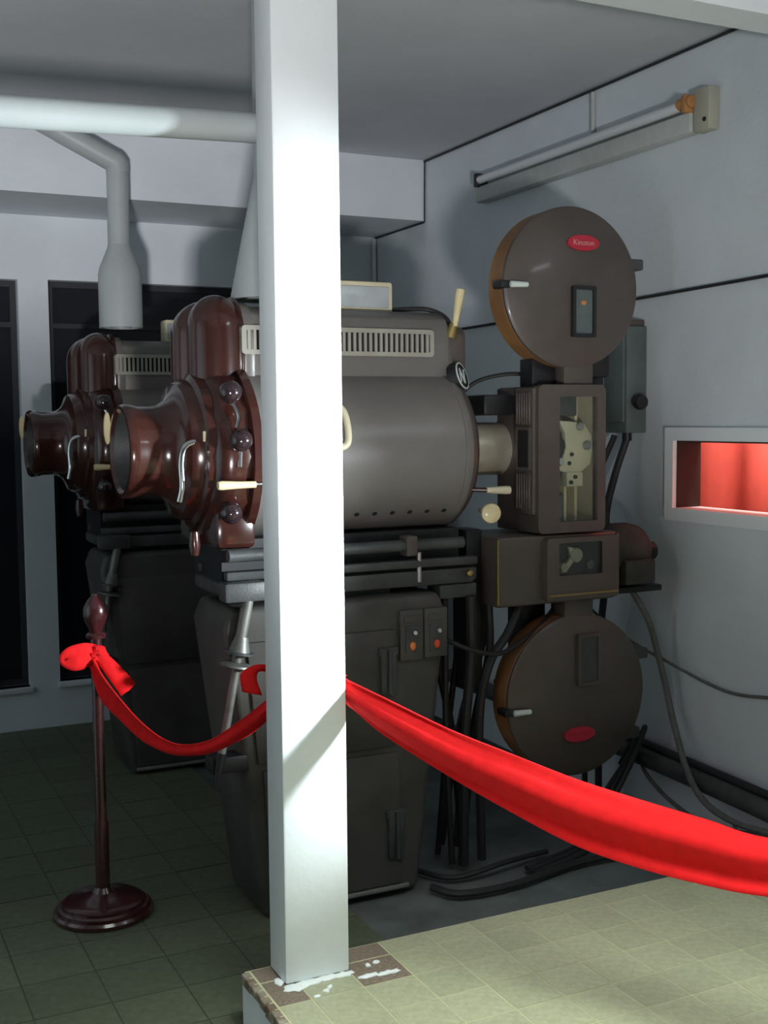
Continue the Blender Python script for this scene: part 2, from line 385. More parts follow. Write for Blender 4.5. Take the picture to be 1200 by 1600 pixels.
# ------------------------------------------------------------------ film projector
def make_projector():
    P = thing('film_projector', 'near brown film projector with horned lamp house and two round magazines', 'projector', (1.45, AY, 0), 'film projectors')
    F = AY - .25                                                    # front face plane
    # --- pedestal
    ped = obj('pedestal', prism(bmesh.new(), [(1.19, 0), (1.715, 0), (1.828, .90), (1.80, .965), (1.10, .965), (1.075, .90)], 'y', F, AY + .08, bev=.022, seg=3), 'ped', P)
    def sub(n, bm, mt, par): return obj(n, bm, mt, par)
    sub('door', prism(bmesh.new(), [(1.17, .485), (1.632, .485), (1.632, .86), (1.14, .86)], 'y', F - .010, F + .01, bev=.005), 'ped', ped)
    sub('door', prism(bmesh.new(), [(1.215, .035), (1.655, .035), (1.640, .465), (1.185, .465)], 'y', F - .010, F + .01, bev=.005), 'ped', ped)
    sub('sill_strip', B(1.205, 1.675, F - .014, F, .018, .032, bev=.003), 'metal', ped)
    for hx, hz, hh in ((1.606, .73, .14), (1.628, .20, .15)):
        bm = bmesh.new(); bx(bm, hx - .028, hx - .004, F - .024, F - .008, hz - hh / 2, hz + hh / 2, bev=.004); bx(bm, hx + .006, hx + .026, F - .022, F, hz - hh / 2 - .01, hz + hh / 2 - .01, bev=.004)
        bx(bm, hx - .034, hx + .034, F - .020, F - .008, hz + hh / 2 - .02, hz + hh / 2 + .005, bev=.003); cyl(bm, (hx, F - .028, hz - hh / 2), (hx, F - .028, hz + hh / 2), .006)
        sub('latch', bm, 'dgrey', ped)
    for k in range(2):
        x0 = 1.648 + k * .087
        sub('switch_panel', B(x0, x0 + .083, F - .016, F, .755 + k * .004, .918, bev=.004), 'ped', ped)
        sub('name_plate', B(x0 + .012, x0 + .071, F - .020, F - .014, .878, .900, bev=.002), 'ped', ped)
        sub('switch_plate', B(x0 + .018, x0 + .066, F - .0195, F - .014, .780, .868, bev=.002), 'dgrey', ped)
        sub('toggle', cyl(bmesh.new(), (x0 + .042, F - .018, .838), (x0 + .042, F - .04, .848), .005, .007, 10), 'metal', ped)
        sub('indicator_lamp', sphere(bmesh.new(), (x0 + .042, F - .020, .802), .011, 14, 1, .8, 1.3), 'orlamp' if k == 0 else 'redlamp', ped)
    # --- table and rails under the lamp house
    bed = obj('bed', prism(bmesh.new(), [(1.10, .985), (1.93, .985), (1.95, 1.0), (1.95, 1.035), (1.08, 1.035), (1.08, 1.0)], 'y', F + .02, AY + .06, bev=.006), 'dgrey', P)
    obj('neck', B(1.25, 1.65, F + .06, AY + .05, .955, .99), 'black', P)
    obj('cross_plate', B(1.10, 1.92, F + .09, AY + .12, 1.03, 1.16), 'black', P)
    for yy in (F + .03, AY + .04):
        obj('rail', cyl(bmesh.new(), (1.10, yy, 1.118), (1.90, yy, 1.118), .019, n=16), 'dgrey', P)
        obj('lower_rail', B(1.09, 1.95, yy - .018, yy + .018, 1.045, 1.072, bev=.006), 'dgrey', P)
    obj('clamp', B(1.685, 1.725, F + .005, F + .06, 1.085, 1.150, bev=.006), 'brown', P)
    obj('clamp_bolt', cyl(bmesh.new(), (1.735, F + .02, 1.0), (1.735, F + .02, 1.095), .008, n=10), 'metal', P)
    obj('brass_knob', sphere(bmesh.new(), (1.915, F + .008, 1.017), .013), 'brass', P)
    obj('side_block', B(1.815, 1.955, F + .03, F + .12, .935, .982, bev=.006), 'dgrey', P)
    obj('column_bracket', B(1.955, 2.02, F + .10, F + .2, .60, 1.15, bev=.01), 'black', P)
    # tilting jack on the left
    jk = obj('tilt_screw', tube(bmesh.new(), [(1.148, F - .01, 1.0), (1.105, F - .01, .80)], [.018, .016], n=14, smooth=False), 'jack', P)
    d = Vector((-.20, 0, -1)).normalized(); q = Vector((1.148, F - .01, 1.0))
    sub('screw_rod', tube(bmesh.new(), [q + d * .19, q + d * .48], .013, n=12, smooth=False), 'jack', jk)
    sub('collar', cyl(bmesh.new(), q + d * .12, q + d * .165, .020, .032, 20), 'jack', jk)
    sub('flange', cyl(bmesh.new(), q + d * .165, q + d * .172, .046, .046, 24), 'dgrey', jk)
    sub('hand_wheel', lathe(bmesh.new(), q + d * .20, d, [(0, -.004), (.03, -.002), (.050, .004), (.052, .010), (.044, .013), (.02, .010), (0, .01)], 28), 'jack', jk)
    sub('screw_tip', tube(bmesh.new(), [q + d * .47, q + d * .58], [.016, .006], n=12, smooth=False), 'black', jk)
    obj('jack_bracket', B(1.03, 1.15, F + .002, F + .08, .47, .52, bev=.005), 'black', P)
    obj('jack_head', B(1.07, 1.20, F - .03, F + .04, .985, 1.045, bev=.01), 'dgrey', P)
    # --- lamp house
    CZ, CR = 1.415, .268
    body = obj('lamp_house', lathe(bmesh.new(), (1.19, AY, CZ), (1, 0, 0), [(0, 0), (CR, 0), (CR, .70), (CR + .003, .70), (CR + .003, .72), (CR - .003, .73), (0, .73)], 72), 'gbrown', P)
    for k in range(9):
        x = 1.35 + .0626 * k; a = math.asin((CZ - 1.222) / CR); n = Vector((0, -math.cos(a), -math.sin(a))); c = Vector((x, AY, CZ)) + n * CR
        sub('vent_hole', cyl(bmesh.new(), c - n * .004, c + n * .0012, .0085, n=14), 'void', body)
    a = math.asin((1.668 - CZ) / CR)
    sub('hinge_strip', tube(bmesh.new(), [(1.20, AY - .095, 1.672), (1.90, AY - .095, 1.672)], .0095, n=10, smooth=False), 'vent', body)
    sub('hinge_knuckle', tube(bmesh.new(), [(1.90, AY - .097, 1.672), (1.96, AY - .097, 1.672)], .013, n=12, smooth=False), 'ivory', body)
    hp = [(1.40, 1.436), (1.448, 1.436), (1.472, 1.46), (1.472, 1.535), (1.448, 1.566), (1.40, 1.566), (1.372, 1.54), (1.372, 1.462)]
    hy = lambda z: AY - math.sqrt(max(0, (CR + .012) ** 2 - (z - CZ) ** 2))
    pts = [(x, hy(z), z) for x, z in hp]; pts.append(pts[0])
    sub('door_pull', tube(bmesh.new(), pts, .011, n=10, k=6), 'ivory', body)
    # hood with the long louvre
    hood = obj('hood', prism(bmesh.new(), [(AY - .112, 1.64), (AY - .112, 1.80), (AY - .095, 1.845), (AY - .055, 1.872), (AY + .055, 1.872), (AY + .095, 1.845), (AY + .112, 1.80), (AY + .112, 1.64)], 'x', 1.18, 1.915, bev=.006), 'gbrown', P)
    fy = AY - .112
    sub('louvre_back', B(1.175 + .03, 1.838, fy - .003, fy, 1.735, 1.797), 'void', hood)
    sub('louvre_frame', ring_prism(bmesh.new(), rrect(1.19, 1.852, 1.722, 1.810, .012), rrect(1.205, 1.838, 1.736, 1.796, .006), 'y', fy - .012, fy + .002), 'vent', hood)
    sm = None
    for k in range(34):
        x = 1.205 + .633 * (k + .5) / 34
        s = sub('slat', B(x - .0045, x + .0045, fy - .010, fy - .002, 1.734, 1.798), 'vent', hood)
    def capsule(cx, cy, rx, ry, z0, z1, hz):
        bm = bmesh.new(); prof = [(1, z0), (1, z1)] + [(math.cos(R(a)), z1 + hz * math.sin(R(a))) for a in range(10, 90, 10)] + [(0, z1 + hz)]
        lathe(bm, (0, 0, 0), (0, 0, 1), [(0, z0)] + prof, 40)
        for v in bm.verts: v.co.x = cx + v.co.x * rx; v.co.y = cy + v.co.y * ry
        return bm
    dm = obj('rear_dome', capsule(1.135, AY - .035, .088, .095, 1.60, 1.80, .105), 'red_brown', P)
    sub('dome_collar', capsule(1.135, AY + .05, .115, .105, 1.60, 1.785, .11), 'red_brown', dm)
    sub('dome_bead', prism(bmesh.new(), [(AY - .112, 1.64)] + [(AY - .115 * math.cos(t), 1.775 + .128 * math.sin(t)) for t in [PI * i / 14 for i in range(15)]] + [(AY + .112, 1.64)], 'x', 1.188, 1.203, bev=.005), 'red_brown', dm)
    obj('dome_band', prism(bmesh.new(), [(AY - .118, 1.64)] + [(AY - .122 * math.cos(t), 1.765 + .125 * math.sin(t)) for t in [PI * i / 14 for i in range(15)]] + [(AY + .118, 1.64)], 'x', 1.20, 1.235, bev=.006), 'gbrown', P)
    # small viewing screen on top
    vs = obj('viewing_screen', B(1.44, 1.755, AY - .02, AY + .06, 1.868, 1.972, bev=.010), 'ivory', P)
    sub('screen_glass', B(1.452, 1.738, AY - .026, AY - .015, 1.885, 1.955, bev=.003), 'screen', vs)
    obj('cord', tube(bmesh.new(), [(1.74, AY + .01, 1.88), (1.80, AY - .01, 1.885), (1.88, AY - .03, 1.885), (1.925, AY - .07, 1.855), (1.94, AY - .085, 1.80), (1.935, AY - .10, 1.70)], .008, n=8), 'cable', P)
    # rear cover, knobs, horn
    rc = obj('rear_cover', lathe(bmesh.new(), (1.06, AY, CZ), (1, 0, 0), [(0, 0), (.235, 0), (.262, .02), (.275, .05), (.275, .11), (.268, .125), (.268, .14), (0, .14)], 12), 'red_brown', P)
    sub('cover_skirt', B(1.075, 1.20, AY - .20, AY + .20, 1.135, 1.26, bev=.02), 'red_brown', rc)
    sub('cover_band', lathe(bmesh.new(), (1.165, AY, CZ), (1, 0, 0), [(.272, 0), (.285, .004), (.285, .03), (.272, .034)], 48), 'red_brown', rc)
    for x, y, z in ((1.103, F - .015, 1.603), (1.130, F - .025, 1.463), (1.103, F + .0, 1.250)):
        k = sub('ball_knob', sphere(bmesh.new(), (x, y, z), .034, 24), 'knobb', rc)
        sub('knob_stem', cyl(bmesh.new(), (x + .01, y + .02, z), (x + .02, y + .12, z), .014, n=12), 'metal', rc)
    sub('link_rod', tube(bmesh.new(), [(1.11, F - .012, 1.572), (1.125, F - .018, 1.535), (1.118, F - .018, 1.50)], .006, n=8), 'chrome', rc)
    sub('link_rod', tube(bmesh.new(), [(1.128, F - .02, 1.43), (1.126, F - .02, 1.385)], .007, n=8, smooth=False), 'chrome', rc)
    sub('crank_handle', lathe(bmesh.new(), (1.055, F - .03, 1.333), (1, 0, 0), [(0, 0), (.012, 0), (.014, .01), (.011, .06), (.010, .115), (0, .116)], 16), 'cream', rc)
    sub('crank_shaft', cyl(bmesh.new(), (1.165, F - .03, 1.333), (1.25, F - .02, 1.333), .006, n=10), 'chrome', rc)
    sub('cover_box', B(1.075, 1.125, F + .03, F + .09, 1.38, 1.44, bev=.006), 'gbrown', rc)
    hz = 1.430
    horn = obj('horn', lathe(bmesh.new(), (.838, AY, hz), (1, 0, 0), [(.118, .012), (.128, 0), (.138, .0), (.143, .008), (.143, .03), (.137, .05), (.136, .09), (.139, .115), (.152, .138), (.182, .158), (.205, .166), (.214, .18), (.218, .20), (.236, .208), (.240, .235), (0, .235)], 56), 'red_brown', P)
    sub('horn_lining', lathe(bmesh.new(), (.838, AY, hz), (1, 0, 0), [(.119, .010), (.115, .05), (.10, .20), (0, .20)], 48), 'dgrey', horn)
    sub('slot_cover', tube(bmesh.new(), [(1.045, F + .045, 1.475), (1.02, F + .05, 1.462), (.985, F + .055, 1.445), (.972, F + .055, 1.40), (.974, F + .055, 1.33), (.968, F + .065, 1.285)], .010, n=10), 'chrome', horn)
    sub('pin', cyl(bmesh.new(), (1.038, F + .035, 1.46), (1.038, F + .035, 1.49), .005, n=8), 'ivory', horn)
    sub('lamp_label', prism(bmesh.new(), ell(.832, hz + .07, .010, .05), 'y', AY + .125, AY + .137), 'cream', horn)
    obj('cover_foot', lathe(bmesh.new(), (1.005, F + .05, 1.125), (0, 0, 1), [(0, 0), (.012, 0), (.018, .03), (.014, .07), (0, .075)], 14), 'red_brown', P)
    # front cap with emblem and levers
    fc = obj('front_cap', lathe(bmesh.new(), (1.92, AY, CZ), (1, 0, 0), [(CR - .004, 0), (CR - .006, .012), (.245, .032), (.19, .05), (.12, .06), (0, .06)], 60), 'brown', P)
    sub('cap_tower', prism(bmesh.new(), [(AY - .105, 1.58), (AY - .105, 1.80), (AY - .085, 1.825), (AY + .085, 1.825), (AY + .105, 1.80), (AY + .105, 1.58)], 'x', 1.915, 1.985, bev=.012), 'brown', fc)
    n = Vector((.62, -.72, .30)).normalized(); c = Vector((1.945, AY - .138, 1.660))
    sub('emblem', cyl(bmesh.new(), c - n * .03, c + n * .004, .046, n=28), 'black', fc)
    sub('emblem_rim', lathe(bmesh.new(), c + n * .002, n, [(.041, 0), (.046, 0), (.047, .004), (.041, .004)], 32), 'emw', fc)
    u, v = frame_of(n); bm = bmesh.new()
    for k in (-1, 0, 1):
        t = B(-.004, .004, -.026 + abs(k) * .004, .026 - abs(k) * .004, .003, .006)
        for vv in t.verts: q = vv.co.copy(); vv.co = c + u * (q.x + k * .017 + q.y * .35 * (1 if k else -1)) + v * q.y + n * q.z
        merge(bm, t)
    sub('emblem_mark', bm, 'emw', fc)
    lv = sub('lever_base', cyl(bmesh.new(), (1.925, AY - .10, 1.79), (1.935, AY - .11, 1.835), .022, .014, 16), 'brass', fc)
    sub('lever_grip', lathe(bmesh.new(), (1.934, AY - .115, 1.825), (.16, -.06, 1), [(0, 0), (.010, 0), (.011, .03), (.016, .10), (.015, .122), (0, .124)], 16), 'cream', fc)
    sub('lever_shaft', cyl(bmesh.new(), (1.93, F + .03, 1.289), (1.985, F + .0, 1.287), .008, n=10), 'red_brown', fc)
    sub('lever_grip', lathe(bmesh.new(), (1.975, F, 1.287), (1, -.05, -.03), [(0, 0), (.009, 0), (.011, .02), (.014, .07), (.013, .085), (0, .087)], 16), 'ivory', fc)
    sub('round_knob', lathe(bmesh.new(), (2.015, F + .055, 1.208), (-.25, -1, 0), [(0, .04), (.02, .04), (.032, .034), (.034, .026), (.031, .012), (.012, .006), (.012, -.08), (0, -.08)], 28), 'cream', fc)
    # --- lens tube
    lt = obj('lens_tube', lathe(bmesh.new(), (1.975, AY, 1.414), (1, 0, 0), [(.05, 0), (.090, 0), (.092, .01), (.092, .205), (.099, .21), (.099, .24), (.088, .245), (0, .245)], 40), 'lens', P)
    # --- projector head
    HY = AY - .25
    b = bmesh.new()
    bx(b, 2.172, 2.436, HY + .24, HY + .255, 1.135, 1.622); bx(b, 2.172, 2.436, HY + .015, HY + .24, 1.61, 1.625); bx(b, 2.172, 2.436, HY + .015, HY + .24, 1.135, 1.15)
    bx(b, 2.172, 2.184, HY + .015, HY + .24, 1.15, 1.61); bx(b, 2.424, 2.436, HY + .015, HY + .24, 1.15, 1.61)
    hd = obj('projector_head', b, 'brown', P)
    sub('door_frame', ring_prism(bmesh.new(), rrect(2.168, 2.440, 1.133, 1.630, .022), rrect(2.252, 2.408, 1.170, 1.590, .006), 'y', HY - .012, HY + .016), 'brown', hd)
    sub('door_pane', B(2.250, 2.410, HY - .001, HY + .003, 1.168, 1.592), 'pane', hd)
    sub('back_lining', B(2.186, 2.422, HY + .13, HY + .236, 1.152, 1.608), 'ivory', hd)
    sub('side_lining', B(2.416, 2.4235, HY + .018, HY + .13, 1.152, 1.608), 'ivory', hd)
    sub('dark_lining', B(2.186, 2.252, HY + .02, HY + .20, 1.152, 1.608), 'black', hd)
    sub('gate_plate', prism(bmesh.new(), [(x + .018, z) for x, z in [(2.255, 1.51), (2.30, 1.508), (2.36, 1.50), (2.39, 1.46), (2.396, 1.41), (2.385, 1.36), (2.35, 1.335), (2.28, 1.335), (2.25, 1.345), (2.27, 1.375), (2.285, 1.42), (2.28, 1.47)]], 'y', HY + .025, HY + .05, bev=.004), 'ivory', hd)
    sub('gate_foot', B(2.308, 2.375, HY + .027, HY + .06, 1.285, 1.335, bev=.004), 'ivory', hd)
    for x, z, r in ((2.355, 1.490, .014), (2.385, 1.425, .016)):
        sub('roller', cyl(bmesh.new(), (x, HY + .012, z), (x, HY + .026, z), r, n=18, bev=.003), 'metal', hd)
    for x, z in ((2.325, 1.395), (2.315, 1.365), (2.340, 1.318), (2.323, 1.30)):
        sub('screw', cyl(bmesh.new(), (x, HY + .020, z), (x, HY + .026, z), .007, n=10), 'black', hd)
    sub('sprocket', cyl(bmesh.new(), (2.276, HY + .03, 1.42), (2.276, HY + .12, 1.42), .034, n=20, bev=.004), 'black', hd)
    sub('sprocket', cyl(bmesh.new(), (2.276, HY + .012, 1.372), (2.276, HY + .03, 1.372), .015, n=16, bev=.003), 'chrome', hd)
    sub('film_guide', B(2.362, 2.373, HY + .06, HY + .13, 1.155, 1.60), 'cream', hd)
    sub('film_guide', B(2.312, 2.322, HY + .05, HY + .12, 1.155, 1.29), 'cream', hd)
    sub('mount_block', B(2.262, 2.352, HY + .03, HY + .125, 1.525, 1.60, bev=.006), 'dgrey', hd)
    sub('mount_block', B(2.258, 2.300, HY + .03, HY + .125, 1.155, 1.26, bev=.006), 'green', hd)
    # louvred side towards the lamp
    sp = obj('side_panel', B(2.154, 2.176, HY + .002, HY + .118, 1.195, 1.622, bev=.009), 'brown', P)
    sub('side_opening', B(2.150, 2.156, HY + .02, HY + .088, 1.355, 1.480), 'void', sp)
    sub('opening_rim', ring_prism(bmesh.new(), rrect(HY + .012, HY + .096, 1.345, 1.49, .006), rrect(HY + .02, HY + .088, 1.355, 1.480, .004), 'x', 2.147, 2.156), 'brown', sp)
    for z0, z1 in ((1.50, 1.605), (1.215, 1.335)):
        for k in range(6):
            y = HY + .014 + k * .015
            sub('louvre', B(2.147, 2.156, y, y + .008, z0, z1, bev=.003, seg=1), 'brown', sp)
    obj('head_column', B(2.436, 2.56, HY + .16, HY + .36, 1.10, 1.70, bev=.01), 'black', P)
    obj('shutter_housing', B(2.05, 2.172, HY + .14, HY + .40, 1.53, 1.60, bev=.01), 'black', P)
    # --- magazines
    def magazine(cx, cz, r, flip):
        my = AY - .245
        mg = obj('magazine', lathe(bmesh.new(), (cx, my + .112, cz), (0, -1, 0), [(0, 0), (r - .004, 0), (r, .004), (r, .086), (r - .004, .09), (0, .09)], 72), 'rimo', P)
        sub('magazine_door', lathe(bmesh.new(), (cx, my + .024, cz), (0, -1, 0), [(0, 0), (r - .004, 0), (r + .002, .004), (r + .002, .014), (r - .008, .022), (0, .026)], 72), 'brown', mg)
        s = -1 if flip else 1
        lx = cx - r + .055
        sub('door_catch', cyl(bmesh.new(), (lx - .045, my - .012, cz + (.0 if not flip else -.03)), (lx + .02, my - .016, cz + (.0 if not flip else -.03)), .011, .009, 14, bev=.003), 'emw', mg)
        sub('catch_base', B(lx - .075, lx - .04, my - .006, my + .05, cz - .012 + (0 if not flip else -.03), cz + .012 + (0 if not flip else -.03), bev=.004), 'black', mg)
        wx0, wx1 = cx - .012, cx + .082
        wz = (cz - .165, cz + .005) if not flip else (cz + .035, cz + .215)
        sub('film_gauge', ring_prism(bmesh.new(), rrect(wx0, wx1, wz[0], wz[1], .006), rrect(wx0 + .012, wx1 - .012, wz[0] + .012, wz[1] - .012, .004), 'y', my - .016, my + .0), 'black' if not flip else 'brown', mg)
        sub('gauge_face', B(wx0 + .012, wx1 - .012, my - .009, my - .001, wz[0] + .012, wz[1] - .012), 'green' if not flip else 'dgrey', mg)
        sub('gauge_pointer', sphere(bmesh.new(), (cx + .035, my - .010, (wz[0] + wz[1]) / 2 + .03), .012, 12, 1, .4, .8), 'orange' if not flip else 'dgrey', mg)
        ox, oz = (cx + .035, cz + .148) if not flip else (cx + .0, cz - .135)
        sub('logo_plate', prism(bmesh.new(), ell(ox, oz, .064, .026), 'y', my - .008, my + .0), 'logo', mg)
        t = text_mesh('Kinoton', .026)
        for v in t.verts: v.co = Vector((ox + v.co.x * 1.0 * s, my - .0085 - v.co.z, oz + v.co.y * s))
        sub('logo_lettering', t, 'logot' if not flip else 'logo', mg)
        for a in ((22, -35) if flip else (18,)):
            c = Vector((cx + (r + .02) * math.cos(R(a)), my + .06, cz + (r + .02) * math.sin(R(a))))
            sub('door_hinge', B(c.x - .05, c.x + .035, c.y - .04, c.y + .03, c.z - .016, c.z + .022, bev=.006), 'dgrey', mg)
        return mg
    magazine(2.318, 1.954, .266, False)
    magazine(2.345, .565, .280, True)
    obj('fire_trap', B(2.285, 2.405, HY + .012, HY + .10, 1.622, 1.70, bev=.006), 'brown', P)
    obj('trap_bracket', B(2.19, 2.285, HY + .06, HY + .14, 1.622, 1.72, bev=.006), 'black', P)
    obj('fire_trap', B(2.29, 2.41, HY + .012, HY + .10, .81, .90, bev=.006), 'brown', P)
    obj('magazine_arm', B(2.44, 2.54, HY + .10, HY + .22, 1.66, 2.05, bev=.01), 'black', P)
    obj('magazine_arm', B(2.20, 2.30, HY + .14, HY + .24, .45, .93, bev=.01), 'black', P)
    # --- sound head and motor
    sh = obj('sound_head', B(2.015, 2.50, HY + .0, HY + .29, .893, 1.128, bev=.012), 'brown', P)
    sub('sound_door', ring_prism(bmesh.new(), rrect(2.190, 2.484, .908, 1.118, .012), rrect(2.238, 2.415, .990, 1.100, .006), 'y', HY - .032, HY + .002), 'brown', sh)
    sub('sound_window_back', B(2.238, 2.415, HY - .004, HY + .0, .990, 1.100), 'black', sh)
    sub('sound_pane', B(2.238, 2.415, HY - .026, HY - .022, .990, 1.100), 'pane', sh)
    sub('sound_drum', cyl(bmesh.new(), (2.318, HY - .003, 1.055), (2.318, HY - .020, 1.055), .026, n=18, bev=.003), 'lens', sh)
    sub('sound_lever', prism(bmesh.new(), [(2.255, 1.0), (2.275, 1.0), (2.315, 1.045), (2.305, 1.08), (2.285, 1.085), (2.295, 1.05)], 'y', HY - .018, HY - .006), 'ivory', sh)
    sub('sound_roller', cyl(bmesh.new(), (2.268, HY - .003, 1.018), (2.268, HY - .019, 1.018), .013, n=14), 'lens', sh)
    sub('sound_roller', cyl(bmesh.new(), (2.375, HY - .003, 1.02), (2.375, HY - .018, 1.02), .015, n=14), 'green', sh)
    sub('edge_bead', B(2.493, 2.500, HY - .008, HY + .004, .90, 1.12), 'brass', sh)
    sub('edge_bead', B(2.012, 2.018, HY - .006, HY + .004, .905, 1.12), 'brass', sh)
    sub('door_bead', B(2.196, 2.48, HY - .036, HY - .030, .922, .928), 'brass', sh)
    mo = obj('motor', lathe(bmesh.new(), (2.51, AY - .14, 1.045), (1, 0, 0), [(0, 0), (.085, 0), (.098, .02), (.098, .11), (.088, .15), (.062, .18), (.03, .19), (0, .19)], 36), 'motor', P)
    sub('motor_cap', cyl(bmesh.new(), (2.69, AY - .14, 1.035), (2.745, AY - .14, 1.035), .034, n=24, bev=.006), 'black', mo)
    sub('motor_foot', B(2.52, 2.69, AY - .22, AY - .07, .93, .985, bev=.008), 'motor', mo)
    sub('motor_base', B(2.505, 2.73, AY - .21, AY - .09, .898, .920, bev=.004), 'black', mo)
    sub('terminal_box', B(2.53, 2.66, AY - .262, AY - .20, .935, 1.02, bev=.008), 'motor', mo)
    # hoses between pedestal and head
    for k, (x0, x1, dy) in enumerate(((1.85, 1.90, .06), (1.88, 1.98, .12), (1.93, 1.93, .03), (1.975, 1.90, .16), (2.03, 1.95, .08), (2.06, 2.0, .20), (2.10, 1.96, .24))):
        z0 = .94 if x0 < 1.97 else .90
        obj('hose', tube(bmesh.new(), [(x0, F + dy, z0), (x0 + .012 * (-1) ** k, F + dy + .02, .72), ((x0 + x1) / 2, F + dy + .04, .45), (x1, F + dy + .05, .012)], .011 + .003 * (k % 3), n=8), 'cable', P)
    obj('hose', tube(bmesh.new(), [(2.14, F + .05, .90), (2.08, F + .04, .80), (2.0, F + .03, .70), (1.98, F + .06, .50), (2.0, F + .08, .02)], .015, n=8), 'cable', P)
    obj('hose', tube(bmesh.new(), [(1.84, F + .05, .80), (1.93, F + .0, .76), (2.05, F + .02, .74), (2.2, F + .05, .80), (2.29, F + .08, .86)], .008, n=8), 'cable', P)
    return P
proj = make_projector()
far = dup(proj, None, (0, AY2 - AY, 0))
for ch in [c for c in far.children if c.name.split('.')[0] in ('magazine', 'magazine_arm', 'fire_trap') and max((Vector(q).z for q in c.bound_box)) > 1.5]:
    for g in list(ch.children): bpy.data.objects.remove(g)
    bpy.data.objects.remove(ch)
far['label'] = 'far dark projector by the back windows, mostly hidden behind the near one'
# concrete plinth and cables on the floor
o = obj('conduit', tube(bmesh.new(), [(2.79, 5.0, .26), (2.79, 3.4, .235), (2.79, 2.75, .215)], .036, n=12), 'dgrey', origin=(2.79, 3.4, .235)); tag(o, 'fat dark conduit running low along the right wall', 'conduit')
o = obj('conduit', tube(bmesh.new(), [(2.80, 4.6, .31), (2.80, 3.5, .285), (2.80, 2.75, .265)], .014, n=10), 'cable', origin=(2.80, 3.4, .28)); tag(o, 'thin black conduit just above the fat low conduit', 'conduit')
def cab(label, pts, r, mt, cat='cable', name='cable'):
    o = obj(name, tube(bmesh.new(), pts, r, n=8), mt, origin=pts[0]); tag(o, label, cat); return o
cab('thick grey cable hanging from the motor down past the lower magazine', [(2.62, 3.37, .90), (2.66, 3.33, .80), (2.72, 3.35, .67), (2.75, 3.34, .55), (2.755, 3.30, .42), (2.735, 3.20, .27), (2.733, 3.10, .185), (2.735, 2.95, .16), (2.74, 2.78, .175)], .0115, 'cableg')
cab('thin grey wire sagging across the right wall', [(2.62, 3.62, .80), (2.72, 3.56, .70), (2.78, 3.38, .63), (2.83, 3.12, .565), (2.838, 2.9, .585), (2.838, 2.76, .61)], .006, 'cableg')
cab('grey loop of wire hanging below the fat conduit', [(2.80, 3.55, .24), (2.76, 3.46, .19), (2.742, 3.30, .135), (2.742, 3.12, .105), (2.742, 2.98, .125), (2.742, 2.8, .16)], .008, 'cableg')
cab('short wire dropping from the loop to the floor', [(2.765, 3.0, .14), (2.765, 2.97, .10), (2.765, 2.965, .05), (2.75, 2.97, .012)], .006, 'cableg')
for k, (dx, lab) in enumerate(((0, 'nearest'), (.03, 'middle'), (.055, 'rearmost'))):
    cab('%s black hose of the bundle leaning on the wall beside the lower magazine' % lab, [(2.73, 3.52 + dx, .20), (2.735, 3.47 + dx, .32 - .02 * k), (2.73, 3.43 + dx, .375 - .03 * k), (2.66, 3.40 + dx, .29 - .02 * k), (2.55, 3.37 + dx, .16), (2.45, 3.33 + dx, .06), (2.35, 3.28 + dx, .018), (2.1, 3.2 + dx, .014)], .010, 'cable', name='hose')
cab('black cable lying in a loop on the floor behind the platform', [(1.74, 3.26, .014), (1.80, 3.17, .014), (2.0, 3.16, .014), (2.3, 3.22, .014), (2.6, 3.2, .014)], .013, 'cable')
cab('thin black cable arching on the floor beside the pedestal', [(1.76, 3.42, .012), (1.85, 3.30, .012), (2.05, 3.30, .03), (2.25, 3.36, .012)], .010, 'cable')
cab('black cable bridging from the lamp house to the magazine neck', [(2.02, AY + .05, 1.58), (2.08, AY, 1.645), (2.16, AY - .05, 1.67), (2.24, AY - .08, 1.672)], .007, 'cable')
cab('black horizontal cable clipped across the right wall', [(2.842, 5.9, 1.955), (2.842, 5.0, 1.95), (2.842, 4.0, 1.962), (2.842, 3.3, 1.972), (2.842, 2.5, 1.985)], .006, 'cable')
cab('black cable along the joint of wall and ceiling', [(2.842, 5.35, 2.812), (2.842, 4.4, 2.811), (2.842, 3.7, 2.81), (2.842, 2.8, 2.811)], .0055, 'cable')
cab('thin black cable down the corner of the soffit beam', [(2.842, 5.345, 2.81), (2.842, 5.35, 2.65), (2.842, 5.352, 2.51)], .004, 'cable')
cab('thin black cable along the underside edge of the soffit beam', [(2.84, 5.36, 2.512), (2.84, 5.65, 2.512), (2.84, 5.93, 2.512)], .005, 'cable')
cab('pale conduit with black wire in the far wall corner', [(2.835, 5.93, 2.51), (2.835, 5.93, 1.9), (2.835, 5.93, .8)], .012, 'wall')
# control box on the right wall
t = thing('control_box', 'grey green wall box with a black knob right of the head', 'switch box', (XW, 3.66, 1.44))
obj('box', B(2.755, XW - .001, 3.585, 3.725, 1.46, 1.86, bev=.006), 'green', t)
obj('cover', B(2.745, 2.757, 3.595, 3.715, 1.50, 1.82, bev=.004), 'green', t)
obj('top_hood', B(2.75, XW - .001, 3.60, 3.71, 1.86, 1.885, bev=.004), 'brown', t)
obj('knob', lathe(bmesh.new(), (2.79, 3.585, 1.575), (0, -1, 0), [(.008, 0), (.008, .02), (.026, .022), (.030, .035), (.026, .05), (0, .052)], 24), 'black', t)
obj('gland', cyl(bmesh.new(), (2.80, 3.64, 1.46), (2.80, 3.64, 1.43), .018, n=14), 'black', t)
obj('hose', tube(bmesh.new(), [(2.80, 3.64, 1.44), (2.76, 3.66, 1.3), (2.72, 3.66, 1.15), (2.70, 3.62, 1.0), (2.72, 3.7, .6), (2.72, 3.7, .02)], .014, n=8), 'cable', t)
